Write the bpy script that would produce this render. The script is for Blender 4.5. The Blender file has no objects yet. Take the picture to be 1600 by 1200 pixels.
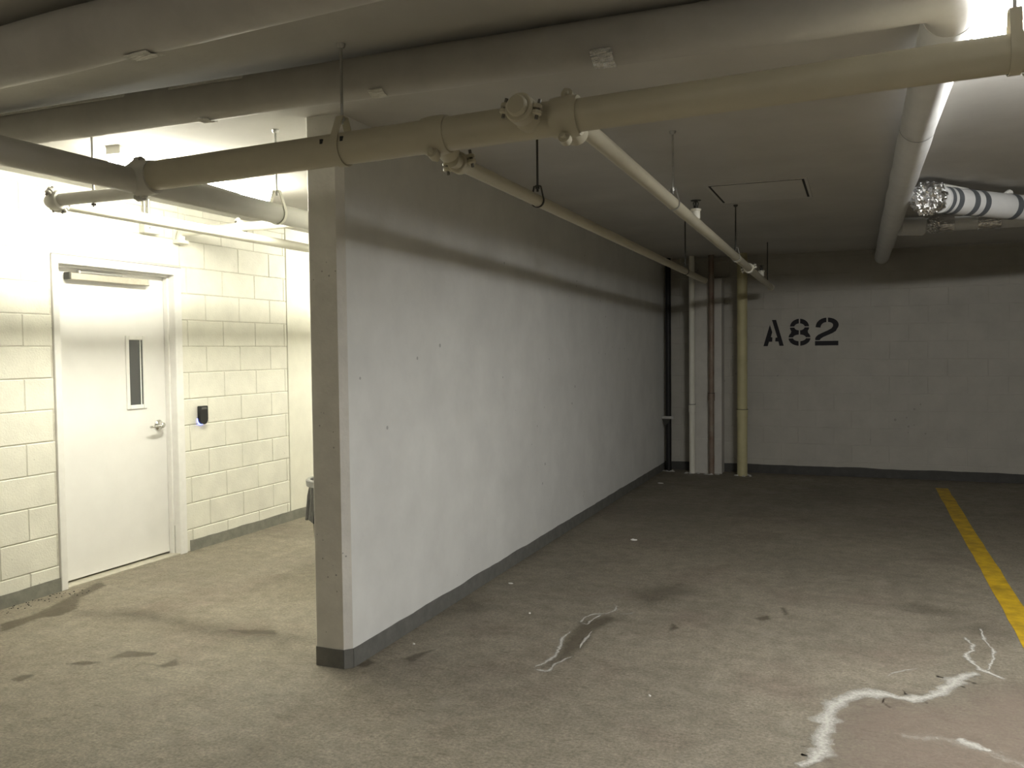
import bpy, math, random
from mathutils import Vector, Matrix, noise
random.seed(7)
S = bpy.context.scene
COL = S.collection

# ---------------------------------------------------------------- camera
H = 1.52
YAW, PITCH, ROLL, FPX = 0.3806, -0.03858, -0.01109, 1347.4
fw = Vector((-math.sin(YAW)*math.cos(PITCH), math.cos(YAW)*math.cos(PITCH), math.sin(PITCH)))
rt = Vector((math.cos(YAW), math.sin(YAW), 0)); up = rt.cross(fw)
r2 = rt*math.cos(ROLL) + up*math.sin(ROLL); u2 = -rt*math.sin(ROLL) + up*math.cos(ROLL)
cd = bpy.data.cameras.new('camera'); cam = bpy.data.objects.new('camera', cd); COL.objects.link(cam)
cd.sensor_fit = 'HORIZONTAL'; cd.sensor_width = 36.0; cd.lens = FPX/1600*36; cd.clip_start = .05
M = Matrix((r2, u2, -fw)).transposed().to_4x4(); M.translation = Vector((0, 0, H)); cam.matrix_world = M
S.camera = cam

# ---------------------------------------------------------------- world, exposure, lamp strengths
w = bpy.data.worlds.new('world'); S.world = w; w.use_nodes = True
w.node_tree.nodes['Background'].inputs[0].default_value = (0, 0, 0, 1)
vs = S.view_settings
vs.view_transform = 'Standard'; vs.look = 'None'; vs.gamma = 1.0; vs.use_curve_mapping = False
vs.exposure = 0.0
LAMP_WARM, LAMP_COOL, LAMP_REAR = 128.0, 285.0, 74.0
C_WARM, C_COOL, C_REAR = (1.0, .97, .82), (.99, .985, .955), (1.0, .93, .78)

# ---------------------------------------------------------------- room dimensions (metres)
ZC = 2.64                       # ceiling
XL = -4.77                      # face of the block wall with the door
XP, XQ, YP = -2.252, -2.443, 3.494   # partition: right face, left face, near end
YB = 10.82                      # back wall
XR, YF = 7.2, -7.0              # far right wall and the wall behind the camera
D0, D1, DT = 4.035, 5.165, 2.17      # door frame outside

# ---------------------------------------------------------------- materials
MATS = {}
def mat(name, col, rough=.6, metal=0., var=.0, scale=6., bump=0., bscale=60., spots=0., spotscale=40., detail=6, spec=.4, col2=None):
    if name in MATS: return MATS[name]
    m = bpy.data.materials.new(name); m.use_nodes = True; nt = m.node_tree; N = nt.nodes; L = nt.links
    b = N['Principled BSDF']; b.inputs['Roughness'].default_value = rough; b.inputs['Metallic'].default_value = metal
    b.inputs['Specular IOR Level'].default_value = spec
    b.inputs['Base Color'].default_value = (*col, 1)
    tc = N.new('ShaderNodeNewGeometry')
    out = None
    if var > 0 or col2:
        n = N.new('ShaderNodeTexNoise'); n.inputs['Scale'].default_value = scale; n.inputs['Detail'].default_value = detail; n.inputs['Roughness'].default_value = .62
        L.new(tc.outputs['Position'], n.inputs['Vector'])
        cr = N.new('ShaderNodeValToRGB'); cr.color_ramp.elements[0].position = .32; cr.color_ramp.elements[1].position = .68
        c2 = col2 if col2 else tuple(c*(1-var) for c in col)
        cr.color_ramp.elements[0].color = (*c2, 1); cr.color_ramp.elements[1].color = (*[min(1, c*(1+var*.35)) for c in col], 1)
        L.new(n.outputs['Fac'], cr.inputs['Fac']); out = cr.outputs['Color']
    if spots > 0:
        v = N.new('ShaderNodeTexVoronoi'); v.inputs['Scale'].default_value = spotscale
        L.new(tc.outputs['Position'], v.inputs['Vector'])
        n2 = N.new('ShaderNodeTexNoise'); n2.inputs['Scale'].default_value = spotscale*.17; L.new(tc.outputs['Position'], n2.inputs['Vector'])
        ml = N.new('ShaderNodeMath'); ml.operation = 'MULTIPLY_ADD'; ml.inputs[1].default_value = .55; ml.inputs[2].default_value = -.265
        L.new(n2.outputs['Fac'], ml.inputs[0])
        lt = N.new('ShaderNodeMath'); lt.operation = 'LESS_THAN'; L.new(v.outputs['Distance'], lt.inputs[0]); L.new(ml.outputs[0], lt.inputs[1])
        mx = N.new('ShaderNodeMix'); mx.data_type = 'RGBA'
        sc = N.new('ShaderNodeMath'); sc.operation = 'MULTIPLY'; sc.inputs[1].default_value = spots; L.new(lt.outputs[0], sc.inputs[0])
        L.new(sc.outputs[0], mx.inputs['Factor'])
        if out: L.new(out, mx.inputs['A'])
        else: mx.inputs['A'].default_value = (*col, 1)
        mx.inputs['B'].default_value = (*[c*.35 for c in col], 1); out = mx.outputs['Result']
    if out: L.new(out, b.inputs['Base Color'])
    if bump > 0:
        n3 = N.new('ShaderNodeTexNoise'); n3.inputs['Scale'].default_value = bscale; n3.inputs['Detail'].default_value = 5
        L.new(tc.outputs['Position'], n3.inputs['Vector'])
        bp = N.new('ShaderNodeBump'); bp.inputs['Strength'].default_value = bump; bp.inputs['Distance'].default_value = .01
        L.new(n3.outputs['Fac'], bp.inputs['Height']); L.new(bp.outputs['Normal'], b.inputs['Normal'])
    MATS[name] = m; return m

def emit(name, col, strength):
    m = bpy.data.materials.new(name); m.use_nodes = True; nt = m.node_tree
    b = nt.nodes['Principled BSDF']; b.inputs['Base Color'].default_value = (.9, .9, .9, 1)
    b.inputs['Emission Color'].default_value = (*col, 1); b.inputs['Emission Strength'].default_value = strength
    return m

block_paint = mat('block_paint', (.76, .745, .66), .55, var=.10, scale=5, bump=.22, bscale=90, spots=.35, spotscale=22)
back_paint_shaded = mat('back_block_paint_shaded', (.41, .39, .34), .6, var=.10, scale=4, bump=.2, bscale=90, spots=.4, spotscale=9)  # same paint as the partition, darkened to hold the far wall's dimmer light
mortar_paint = mat('mortar_paint', (.62, .60, .52), .8, var=.2, scale=30)
conc_paint = mat('concrete_paint', (.80, .80, .77), .5, var=.10, scale=2.2, bump=.10, bscale=45, spots=.6, spotscale=9)  # lightened to hold the stronger lamplight on the partition
far_paint = mat('far_wall_grey_paint', (.22, .21, .19), .7, var=.15, scale=2)
end_paint = mat('concrete_end_paint', (.72, .70, .65), .6, var=.14, scale=5, bump=.15, bscale=50, spots=.75, spotscale=24)
panel_paint = mat('panel_paint', (.76, .745, .65), .55, var=.08, scale=4, bump=.12, bscale=60, spots=.4, spotscale=18)
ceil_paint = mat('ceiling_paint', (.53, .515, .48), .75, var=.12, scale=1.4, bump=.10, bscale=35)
band_dark = mat('grimy_band_paint', (.06, .058, .052), .65, var=.25, scale=12, bump=.2, bscale=60)
band_mid = mat('dull_band_paint', (.165, .163, .148), .6, var=.25, scale=12, bump=.2, bscale=60)
grey_band = mat('grey_band_paint', (.22, .217, .185), .6, var=.25, scale=12, bump=.2, bscale=60)
pipe_paint = mat('sprinkler_pipe_paint', (.50, .465, .355), .42, var=.06, scale=7, bump=.04, bscale=70)
white_pipe = mat('white_pipe_paint', (.78, .76, .66), .42, var=.05, scale=9)
jacket = mat('insulation_jacket', (.50, .485, .455), .55, var=.12, scale=5, bump=.18, bscale=14)
jacket_w = mat('insulation_jacket_white', (.72, .72, .71), .45, var=.08, scale=5, bump=.12, bscale=14)
tape_grey = mat('grey_tape', (.12, .13, .14), .4, var=.2, scale=20)
tape_light = mat('light_tape', (.80, .79, .74), .35, var=.12, scale=40, bump=.3, bscale=90)
foil = mat('crinkled_foil', (.80, .80, .80), .22, 1.0, var=.25, scale=30, bump=1.0, bscale=45)
bolt_m = mat('dull_bolt', (.16, .15, .13), .5, .4)
steel = mat('galvanised_steel', (.50, .50, .48), .4, .8, var=.15, scale=30)
dark_steel = mat('dark_steel', (.06, .058, .05), .5, .5)
black_iron = mat('black_iron', (.012, .012, .012), .5, .1, var=.3, scale=8)
brown_pipe = mat('copper_brown_pipe', (.17, .105, .075), .5, .2, var=.35, scale=6, col2=(.26, .22, .17))
cream_pipe = mat('cream_pipe', (.50, .455, .26), .5, var=.12, scale=6)
door_paint = mat('door_paint', (.80, .79, .77), .38, var=.05, scale=3)
frame_paint = mat('door_frame_paint', (.80, .79, .76), .38, var=.06, scale=14)
alu = mat('brushed_aluminium', (.55, .52, .44), .38, .7, var=.12, scale=30)
chrome = mat('satin_chrome', (.62, .61, .58), .2, 1.0)
dark_gap = mat('dark_gap_and_grit', (.02, .02, .02), .7)  # near-black: painted shade in gaps, also grit and paint marks
glass_dark = mat('wired_glass', (.055, .057, .057), .12, var=.2, scale=200, spec=.5)
black_plastic = mat('black_plastic', (.012, .013, .014), .35)
bag_plastic = mat('black_bag_plastic', (.008, .008, .009), .28, bump=.6, bscale=18)
grey_plastic = mat('grey_plastic', (.22, .22, .21), .4)
box_metal = mat('box_metal', (.60, .59, .54), .5, var=.05)
panel_white = mat('hatch_paint', (.58, .565, .53), .7, var=.06, scale=3)
yellow = mat('yellow_line_paint', (.56, .36, .012), .6, var=.35, scale=9, bump=.2, bscale=70, col2=(.30, .195, .015))
black_paint = mat('black_stencil_paint', (.008, .007, .010), .7)
paper = mat('white_paper', (.85, .84, .80), .7)
grout = mat('grout_crumbs', (.55, .54, .50), .9, var=.3, scale=40, bump=.6, bscale=60)

# floor: worn traffic coating with patches, pitting and fine grain
def floor_mat():
    m = bpy.data.materials.new('worn_floor'); m.use_nodes = True; nt = m.node_tree; N = nt.nodes; L = nt.links
    b = N['Principled BSDF']; g = N.new('ShaderNodeNewGeometry')
    def nz(sc, det=6, rough=.6):
        n = N.new('ShaderNodeTexNoise'); n.inputs['Scale'].default_value = sc; n.inputs['Detail'].default_value = det; n.inputs['Roughness'].default_value = rough
        L.new(g.outputs['Position'], n.inputs['Vector']); return n
    def ramp(src, p0, p1, c0, c1):
        r = N.new('ShaderNodeValToRGB'); e = r.color_ramp.elements
        e[0].position = p0; e[1].position = p1; e[0].color = (*c0, 1); e[1].color = (*c1, 1); L.new(src, r.inputs['Fac']); return r
    def mix(f, a, b_, mode='MIX'):
        x = N.new('ShaderNodeMix'); x.data_type = 'RGBA'; x.blend_type = mode
        if isinstance(f, float): x.inputs['Factor'].default_value = f
        else: L.new(f, x.inputs['Factor'])
        for s, v in (('A', a), ('B', b_)):
            if isinstance(v, tuple): x.inputs[s].default_value = (*v, 1)
            else: L.new(v, x.inputs[s])
        return x.outputs['Result']
    big = ramp(nz(.9, 4).outputs['Fac'], .35, .65, (.182, .163, .126), (.226, .201, .155))
    brown = ramp(nz(1.7, 5).outputs['Fac'], .52, .72, (0, 0, 0), (1, 1, 1))
    c = mix(brown.outputs['Color'], big.outputs['Color'], (.178, .148, .116))
    fine = ramp(nz(70, 9, .8).outputs['Fac'], .32, .68, (.45, .45, .45), (1.45, 1.45, 1.45))
    c = mix(1.0, c, fine.outputs['Color'], 'MULTIPLY')
    mid = ramp(nz(11, 8, .72).outputs['Fac'], .36, .64, (.80, .79, .77), (1.14, 1.14, 1.14))
    c = mix(1.0, c, mid.outputs['Color'], 'MULTIPLY')
    # elongated scuffs
    mp = N.new('ShaderNodeMapping'); mp.inputs['Scale'].default_value = (9, 24, 1); L.new(g.outputs['Position'], mp.inputs['Vector'])
    ns = N.new('ShaderNodeTexNoise'); ns.inputs['Scale'].default_value = 1.4; ns.inputs['Detail'].default_value = 7; ns.inputs['Roughness'].default_value = .7
    L.new(mp.outputs['Vector'], ns.inputs['Vector'])
    sc = ramp(ns.outputs['Fac'], .575, .63, (0, 0, 0), (.6, .6, .6))
    c = mix(sc.outputs['Color'], c, (.105, .086, .062))
    sl = ramp(nz(2.6, 8, .7).outputs['Fac'], .58, .75, (0, 0, 0), (.45, .45, .45))
    c = mix(sl.outputs['Color'], c, (.27, .25, .208))
    L.new(c, b.inputs['Base Color'])
    rr = ramp(nz(3, 5).outputs['Fac'], .3, .7, (.55, .55, .55), (.8, .8, .8)); L.new(rr.outputs['Color'], b.inputs['Roughness'])
    b.inputs['Specular IOR Level'].default_value = .3
    bn = nz(38, 8, .7); bp = N.new('ShaderNodeBump'); bp.inputs['Strength'].default_value = .35; bp.inputs['Distance'].default_value = .012
    L.new(bn.outputs['Fac'], bp.inputs['Height']); L.new(bp.outputs['Normal'], b.inputs['Normal'])
    return m
worn_floor = floor_mat()

# flat marks on the floor with ragged edges: "edge" attribute is 1 inside and 0 on the outline
def mark_mat(name, col, amount, nscale, soft=.35, rough=.7, bias=0.):
    m = bpy.data.materials.new(name); m.use_nodes = True; nt = m.node_tree; N = nt.nodes; L = nt.links
    b = N['Principled BSDF']; b.inputs['Base Color'].default_value = (*col, 1); b.inputs['Roughness'].default_value = rough; b.inputs['Specular IOR Level'].default_value = .25
    at = N.new('ShaderNodeAttribute'); at.attribute_name = 'edge'
    g = N.new('ShaderNodeNewGeometry')
    n = N.new('ShaderNodeTexNoise'); n.inputs['Scale'].default_value = nscale; n.inputs['Detail'].default_value = 8; n.inputs['Roughness'].default_value = .75
    L.new(g.outputs['Position'], n.inputs['Vector'])
    a = N.new('ShaderNodeMath'); a.operation = 'MULTIPLY_ADD'; a.inputs[1].default_value = 1.0; a.inputs[2].default_value = bias; L.new(at.outputs['Fac'], a.inputs[0])
    s = N.new('ShaderNodeMath'); s.operation = 'SUBTRACT'; L.new(a.outputs[0], s.inputs[0]); L.new(n.outputs['Fac'], s.inputs[1])
    mr = N.new('ShaderNodeMapRange'); mr.inputs['From Min'].default_value = -soft*.5; mr.inputs['From Max'].default_value = soft*.5
    mr.inputs['To Max'].default_value = amount; L.new(s.outputs[0], mr.inputs['Value'])
    L.new(mr.outputs['Result'], b.inputs['Alpha'])
    return m
salt_mat = mark_mat('salt_crust', (.47, .455, .41), .9, 75, .5, .9, -.15)
halo_mat = mark_mat('salt_bloom', (.52, .50, .44), .7, 70, .3, .9, -.42)
stain_mat = mark_mat('dark_damp_stain', (.125, .105, .075), .6, 24, .5, .5, -.02)
faint_mat = mark_mat('faint_dark_stain', (.14, .12, .09), .4, 14, .8, .6, -.12)
red_mat = mark_mat('reddish_worn_patch', (.235, .185, .148), .5, 7, .9, .8, -.1)

# ---------------------------------------------------------------- mesh builder
class MB:
    def __init__(s): s.v = []; s.f = []
    def add(s, v, f):
        o = len(s.v); s.v += [tuple(p) for p in v]; s.f += [tuple(i+o for i in q) for q in f]; return s
    def box(s, a, b):
        (x0, y0, z0), (x1, y1, z1) = a, b
        return s.add([(x0,y0,z0),(x1,y0,z0),(x1,y1,z0),(x0,y1,z0),(x0,y0,z1),(x1,y0,z1),(x1,y1,z1),(x0,y1,z1)],
                     [(0,3,2,1),(4,5,6,7),(0,1,5,4),(1,2,6,5),(2,3,7,6),(3,0,4,7)])
    def bbox(s, a, b, w=.004):            # box with chamfered edges
        c = [(a[i]+b[i])/2 for i in range(3)]; h = [abs(b[i]-a[i])/2 for i in range(3)]; w = min(w, *[x*.49 for x in h])
        vs_, idx = [], {}
        for sx in (-1, 1):
            for sy in (-1, 1):
                for sz in (-1, 1):
                    for k in range(3):
                        d = [h[i]-(w if i != k else 0) for i in range(3)]
                        idx[(sx,sy,sz,k)] = len(vs_); vs_.append((c[0]+sx*d[0], c[1]+sy*d[1], c[2]+sz*d[2]))
        fs = []
        for k in range(3):
            i, j = (k+1) % 3, (k+2) % 3
            for s_ in (-1, 1):
                q = []
                for (p, r) in ((-1,-1),(1,-1),(1,1),(-1,1)):
                    t = [0,0,0]; t[k] = s_; t[i] = p; t[j] = r; q.append(idx[(*t, k)])
                fs.append(q if s_ > 0 else q[::-1])
        for k in range(3):                # edge chamfers along axis k
            i, j = (k+1) % 3, (k+2) % 3
            for p in (-1, 1):
                for r in (-1, 1):
                    t0 = [0,0,0]; t0[k] = -1; t0[i] = p; t0[j] = r; t1 = list(t0); t1[k] = 1
                    q = [idx[(*t0, i)], idx[(*t1, i)], idx[(*t1, j)], idx[(*t0, j)]]
                    fs.append(q[::-1] if p*r > 0 else q)
        for sx in (-1, 1):
            for sy in (-1, 1):
                for sz in (-1, 1):
                    q = [idx[(sx,sy,sz,k)] for k in range(3)]; fs.append(q if sx*sy*sz > 0 else q[::-1])
        return s.add(vs_, fs)
    def lathe(s, prof, o, ax, seg=24, caps=True):   # prof: (distance along axis, radius)
        o = Vector(o); ax = Vector(ax).normalized(); t = Vector((0,0,1)) if abs(ax.z) < .9 else Vector((1,0,0))
        e1 = ax.cross(t).normalized(); e2 = ax.cross(e1)
        v = []; f = []; n = len(prof)
        for (d, r) in prof:
            for k in range(seg):
                a = 2*math.pi*k/seg; v.append(o+ax*d+(e1*math.cos(a)+e2*math.sin(a))*r)
        for i in range(n-1):
            for k in range(seg):
                k2 = (k+1) % seg; f.append((i*seg+k, i*seg+k2, (i+1)*seg+k2, (i+1)*seg+k))
        if caps:
            f.append(tuple(range(seg))[::-1]); f.append(tuple((n-1)*seg+k for k in range(seg)))
        return s.add(v, f)
    def cyl(s, p0, p1, r, seg=20, r1=None):
        p0, p1 = Vector(p0), Vector(p1); d = p1-p0
        return s.lathe([(0, r), (d.length, r if r1 is None else r1)], p0, d, seg)
    def tube(s, path, r, seg=16, caps=True):
        P = [Vector(p) for p in path]; n = len(P); v = []; f = []
        t0 = (P[1]-P[0]).normalized(); ref = Vector((0,0,1)) if abs(t0.z) < .9 else Vector((1,0,0))
        e1 = t0.cross(ref).normalized()
        for i in range(n):
            t = ((P[min(i+1, n-1)]-P[i]).normalized()+(P[i]-P[max(i-1, 0)]).normalized()).normalized()
            e1 = (e1-t*e1.dot(t)).normalized(); e2 = t.cross(e1)
            rr = r[i] if isinstance(r, (list, tuple)) else r
            for k in range(seg):
                a = 2*math.pi*k/seg; v.append(P[i]+(e1*math.cos(a)+e2*math.sin(a))*rr)
        for i in range(n-1):
            for k in range(seg):
                k2 = (k+1) % seg; f.append((i*seg+k, i*seg+k2, (i+1)*seg+k2, (i+1)*seg+k))
        if caps:
            f.append(tuple(range(seg))[::-1]); f.append(tuple((n-1)*seg+k for k in range(seg)))
        return s.add(v, f)
    def strap(s, path, ax, wd, th):       # flat band following path, wide along ax
        P = [Vector(p) for p in path]; ax = Vector(ax).normalized(); n = len(P); v = []; f = []
        for i in range(n):
            t = (P[min(i+1, n-1)]-P[max(i-1, 0)]).normalized(); nn = t.cross(ax).normalized()
            for (a, b) in ((-1,-1),(1,-1),(1,1),(-1,1)): v.append(P[i]+ax*(a*wd/2)+nn*(b*th/2))
        for i in range(n-1):
            for k in range(4):
                k2 = (k+1) % 4; f.append((i*4+k, i*4+k2, (i+1)*4+k2, (i+1)*4+k))
        f.append((3,2,1,0)); f.append(tuple((n-1)*4+k for k in range(4)))
        return s.add(v, f)
    def prism(s, poly, o, e1, e2, h):     # polygon in plane (e1,e2) at o, extruded along e1 x e2 by h
        o, e1, e2 = Vector(o), Vector(e1), Vector(e2); nn = e1.cross(e2).normalized(); n = len(poly)
        v = [o+e1*a+e2*b for a, b in poly]+[o+e1*a+e2*b+nn*h for a, b in poly]
        f = [tuple(range(n))[::-1], tuple(range(n, 2*n))]+[(i, (i+1) % n, n+(i+1) % n, n+i) for i in range(n)]
        return s.add(v, f)
    def build(s, name, material, parent=None, origin=None, smooth=35, kind=None):
        org = WORLD.get(parent.name, Vector((0,0,0))) if parent else Vector(origin or (0,0,0))
        me = bpy.data.meshes.new(name); me.from_pydata([tuple(Vector(p)-org) for p in s.v], [], s.f); me.update()
        me.materials.append(material)
        if smooth:
            me.shade_smooth(); me.set_sharp_from_angle(angle=math.radians(smooth))
        o = bpy.data.objects.new(name, me); COL.objects.link(o)
        if parent: o.parent = parent
        else: o.location = org
        WORLD[o.name] = org
        if kind: o['kind'] = kind
        return o
WORLD = {}
def thing(name, label, cat, loc, group=None):
    o = bpy.data.objects.new(name, None); COL.objects.link(o); o.location = loc; o.empty_display_size = .1
    WORLD[o.name] = Vector(loc); o['label'] = label; o['category'] = cat
    if group: o['group'] = group
    return o
def tag(o, label, cat, group=None):
    o['label'] = label; o['category'] = cat
    if group: o['group'] = group
    return o
def struct(o, label=None, cat=None):
    o['kind'] = 'structure'
    if label: o['label'] = label; o['category'] = cat
    return o
def arc(c, r, a0, a1, n, e1, e2):
    c, e1, e2 = Vector(c), Vector(e1), Vector(e2)
    return [c+e1*(r*math.cos(a0+(a1-a0)*i/n))+e2*(r*math.sin(a0+(a1-a0)*i/n)) for i in range(n+1)]

# ================================================================ THE SETTING
floor = struct(MB().box((XL-.25, YF, -.2), (XR, YB+.2, 0)).build('floor', worn_floor, smooth=0), 'worn grey-brown coated concrete garage floor with stains', 'floor')
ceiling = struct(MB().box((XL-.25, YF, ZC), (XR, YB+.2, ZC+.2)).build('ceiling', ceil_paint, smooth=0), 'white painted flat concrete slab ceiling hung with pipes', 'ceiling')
wall_right = struct(MB().box((XR, YF, -.2), (XR+.2, YB+.2, ZC+.2)).build('wall_right', far_paint, smooth=0), 'plain painted concrete wall far off to the right', 'wall')
wall_front = struct(MB().box((XL-.25, YF-.2, -.2), (XR+.2, YF, ZC+.2)).build('wall_front', far_paint, smooth=0), 'plain painted concrete wall behind the viewpoint', 'wall')

# --- left block wall: mortar core + single blocks
REC = .005
b = MB()
b.box((XL-.22, YF, -.1), (XL, 2.2, ZC))
b.box((XL-.22, 2.2, -.1), (XL-REC, D0+.02, ZC)); b.box((XL-.22, D1-.02, -.1), (XL-REC, 6.47, ZC)); b.box((XL-.22, D0+.02, DT-.02), (XL-REC, D1-.02, ZC))
wall_left = struct(b.build('wall_left', mortar_paint, smooth=0), 'cream painted concrete block wall with the white steel door', 'wall')
panel = MB().box((XL-.22, 6.482, -.1), (XL+.002, YB, ZC)).build('concrete_panel', panel_paint, wall_left, smooth=0)
panel['label'] = 'smooth cream painted concrete past the block joint'
BM = {}
def block_mesh(kind, ln, ht, dp, bev, m):
    key = (kind, round(ln, 3), round(ht, 3))
    if key not in BM:
        q = MB().bbox((-dp, -ln/2, -ht/2), (0, ln/2, ht/2), bev)
        me = bpy.data.meshes.new('concrete_block'); me.from_pydata(q.v, [], q.f); me.update(); me.materials.append(m); BM[key] = me
    return BM[key]
CH, BL, JT = .2017, .40, .006
def course(k): return max(0, k*CH-.034), min(ZC, (k+1)*CH-.034)
def lay(wall, y0, y1, zmin, off, kind, m, rot=False, plane=XL, bev=.004, proud=0.0, jit=.0012):
    for k in range(14):
        z0, z1 = course(k)
        if z1-z0 < .02: continue
        if z0 < zmin-.001:
            if z1 <= zmin+.02: continue
            z0 = zmin
        o = off+(0 if k % 2 == 0 else BL/2)
        n0 = math.floor((y0-o)/BL)
        for n in range(n0, n0+60):
            a, c = max(y0, o+n*BL), min(y1, o+(n+1)*BL)
            if c <= y0 or a >= y1: continue
            if c-a < .03: continue
            me = block_mesh(kind, c-a-JT, z1-z0-JT, .03, bev, m)
            ob = bpy.data.objects.new('concrete_block', me); COL.objects.link(ob); ob.parent = wall
            j = random.uniform(-jit, jit)
            if rot: ob.location = ((a+c)/2, plane+j, (z0+z1)/2); ob.rotation_euler = (0, 0, -math.pi/2)
            else: ob.location = (plane+j, (a+c)/2, (z0+z1)/2)
lay(wall_left, 2.2, D0, 0, 3.82, 'left', block_paint)
lay(wall_left, D1, 6.474, 0, 5.635, 'left', block_paint)
lay(wall_left, D0, D1, DT, 3.82, 'left', block_paint)

# --- back block wall
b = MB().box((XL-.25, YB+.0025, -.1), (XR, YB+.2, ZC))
wall_back = struct(b.build('wall_back', back_paint_shaded, smooth=0), 'white painted block wall at the end of the stall lettered A82', 'wall')
lay(wall_back, XP, 4.25, 0, -1.45, 'back', back_paint_shaded, rot=True, plane=YB, bev=.0025, jit=.0006)

# --- partition wall
ch = .032
poly = [(XP-ch, YP), (XP, YP+ch), (XP, YB), (XQ, YB), (XQ, YP+.008), (XQ+.008, YP)]
b = MB(); n = len(poly)
b.add([(x, y, -.05) for x, y in poly]+[(x, y, ZC) for x, y in poly], [tuple(range(n))[::-1], tuple(range(n, 2*n))]+[(i, (i+1) % n, n+(i+1) % n, n+i) for i in range(n)])
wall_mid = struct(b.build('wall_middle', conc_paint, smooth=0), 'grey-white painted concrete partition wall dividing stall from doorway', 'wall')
wall_mid.data.materials.append(end_paint)
for p in wall_mid.data.polygons:
    if p.normal.y < -.5: p.material_index = 1

# --- pier in the far corner
PX0, PX1, PY = -1.905, -1.515, 10.60
b = MB().box((PX0, PY, -.05), (PX1, YB+.003, 2.36))
wall_corner = struct(b.build('wall_corner', mat('pier_paint', (.54, .52, .47), .6, var=.12, scale=5, bump=.2, bscale=80), smooth=0), 'narrow white block pier boxing the far corner behind the risers', 'wall')

# --- painted grey skirting bands with wobbly hand-painted top edges
def band(name, pts, h, label, m=None, amp=.006):
    b = MB(); v = []; f = []; k = 0
    for i in range(len(pts)-1):
        p, q = Vector((*pts[i], 0)), Vector((*pts[i+1], 0)); ln = (q-p).length; d = (q-p)/ln; nrm = Vector((d.y, -d.x, 0))
        mm = max(2, int(ln/.05))
        base = len(v)
        for j in range(mm+1):
            c = p+d*(ln*j/mm); t = h+amp*(noise.noise(Vector((c.x*3.1, c.y*3.1, 5)))*1.5+noise.noise(Vector((c.x*13, c.y*13, 2)))*.5)
            v += [c+nrm*.0005, c+nrm*.0045, c+nrm*.0045+Vector((0,0,t)), c+nrm*.0005+Vector((0,0,t))]
        for j in range(mm):
            a = base+j*4
            for e in range(3): f.append((a+e, a+4+e, a+5+e, a+1+e))
        f.append((base, base+1, base+2, base+3)); a = base+mm*4; f.append((a+3, a+2, a+1, a))
    b.add(v, f); o = b.build(name, m or grey_band, smooth=0); return struct(o, label, 'skirting band')
band('baseboard_left', [(XL+.003, 1.5), (XL+.003, D0-.003)], .085, 'grey painted band along the foot of the block wall, left of the door')
band('baseboard_door_side', [(XL+.003, D1+.035), (XL+.003, YB)], .085, 'grey painted band at the wall foot right of the door')
band('baseboard_middle', [(XQ, YB), (XQ, YP+.008), (XQ+.008, YP), (XP-ch, YP), (XP, YP+ch), (XP, YB)], .092, 'grey painted band around the foot of the partition wall', band_mid)
band('baseboard_back', [(XR, YB), (PX1, YB)][::-1], .107, 'dark grey painted band along the foot of the far wall', band_dark)
band('baseboard_corner', [(PX0, YB), (XP, YB)][::-1], .107, 'dark grey painted band in the recess beside the pier', band_dark)

# --- stencilled A82 on the back wall
def glyph(name, polys, x0, base):
    b = MB()
    for p in polys:
        b.prism([(x0+(x)*.000680, 1.541+(base-y)*.000713) for x, y in p], (0, YB-.0006, 0), (1,0,0), (0,0,1), .0022)
    o = b.build(name, black_paint, wall_back, smooth=0); return o
def ell(cx, cy, rx, ry, a0, a1, n=14): return [(cx+rx*math.cos(math.radians(a0+(a1-a0)*i/n)), cy-ry*math.sin(math.radians(a0+(a1-a0)*i/n))) for i in range(n+1)]
GX = -1.049-140*.000680
glyph('stencil_letter', [[(140,645),(250,285),(290,410),(268,492),(292,500),(290,570),(235,572),(213,645)],
      [(285,205),(355,205),(485,642),(412,642),(395,570),(340,568),(345,505),(375,500)]], GX, 645)['label'] = 'black stencilled letter A'
def mir(p): return [(2*748-x, y) for x, y in p]
tq = ell(748,325,158,135,94,177)+ell(748,325,86,58,172,97)
bq = ell(748,508,183,132,184,266)+ell(748,508,108,56,262,188)
mq = ell(748,325,160,135,184,214,6)+[(603,404)]+ell(748,508,183,132,140,176,8)+ell(748,508,108,56,170,96)+ell(748,325,86,58,263,190)
glyph('stencil_digit', [tq, mir(tq), bq, mir(bq), mq, mir(mq)], GX, 640)['label'] = 'black stencilled digit 8'
t1 = ell(1190,335,175,155,180,90)+ell(1190,345,95,92,90,178)
t2 = [(1215,180)]+ell(1215,300,175,120,86,-30,16)+[(1345,400),(1290,435),(1215,466),(1140,498),(1100,525),(1080,550),(1010,550),(1008,520),(1022,490),(1060,458),(1130,425),(1215,388),(1270,358),(1297,325)]+ell(1215,300,84,48,-5,88,8)
glyph('stencil_digit', [t1, t2, [(1005,563),(1385,563),(1385,638),(1005,638)]], GX, 638)['label'] = 'black stencilled digit 2'

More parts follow.
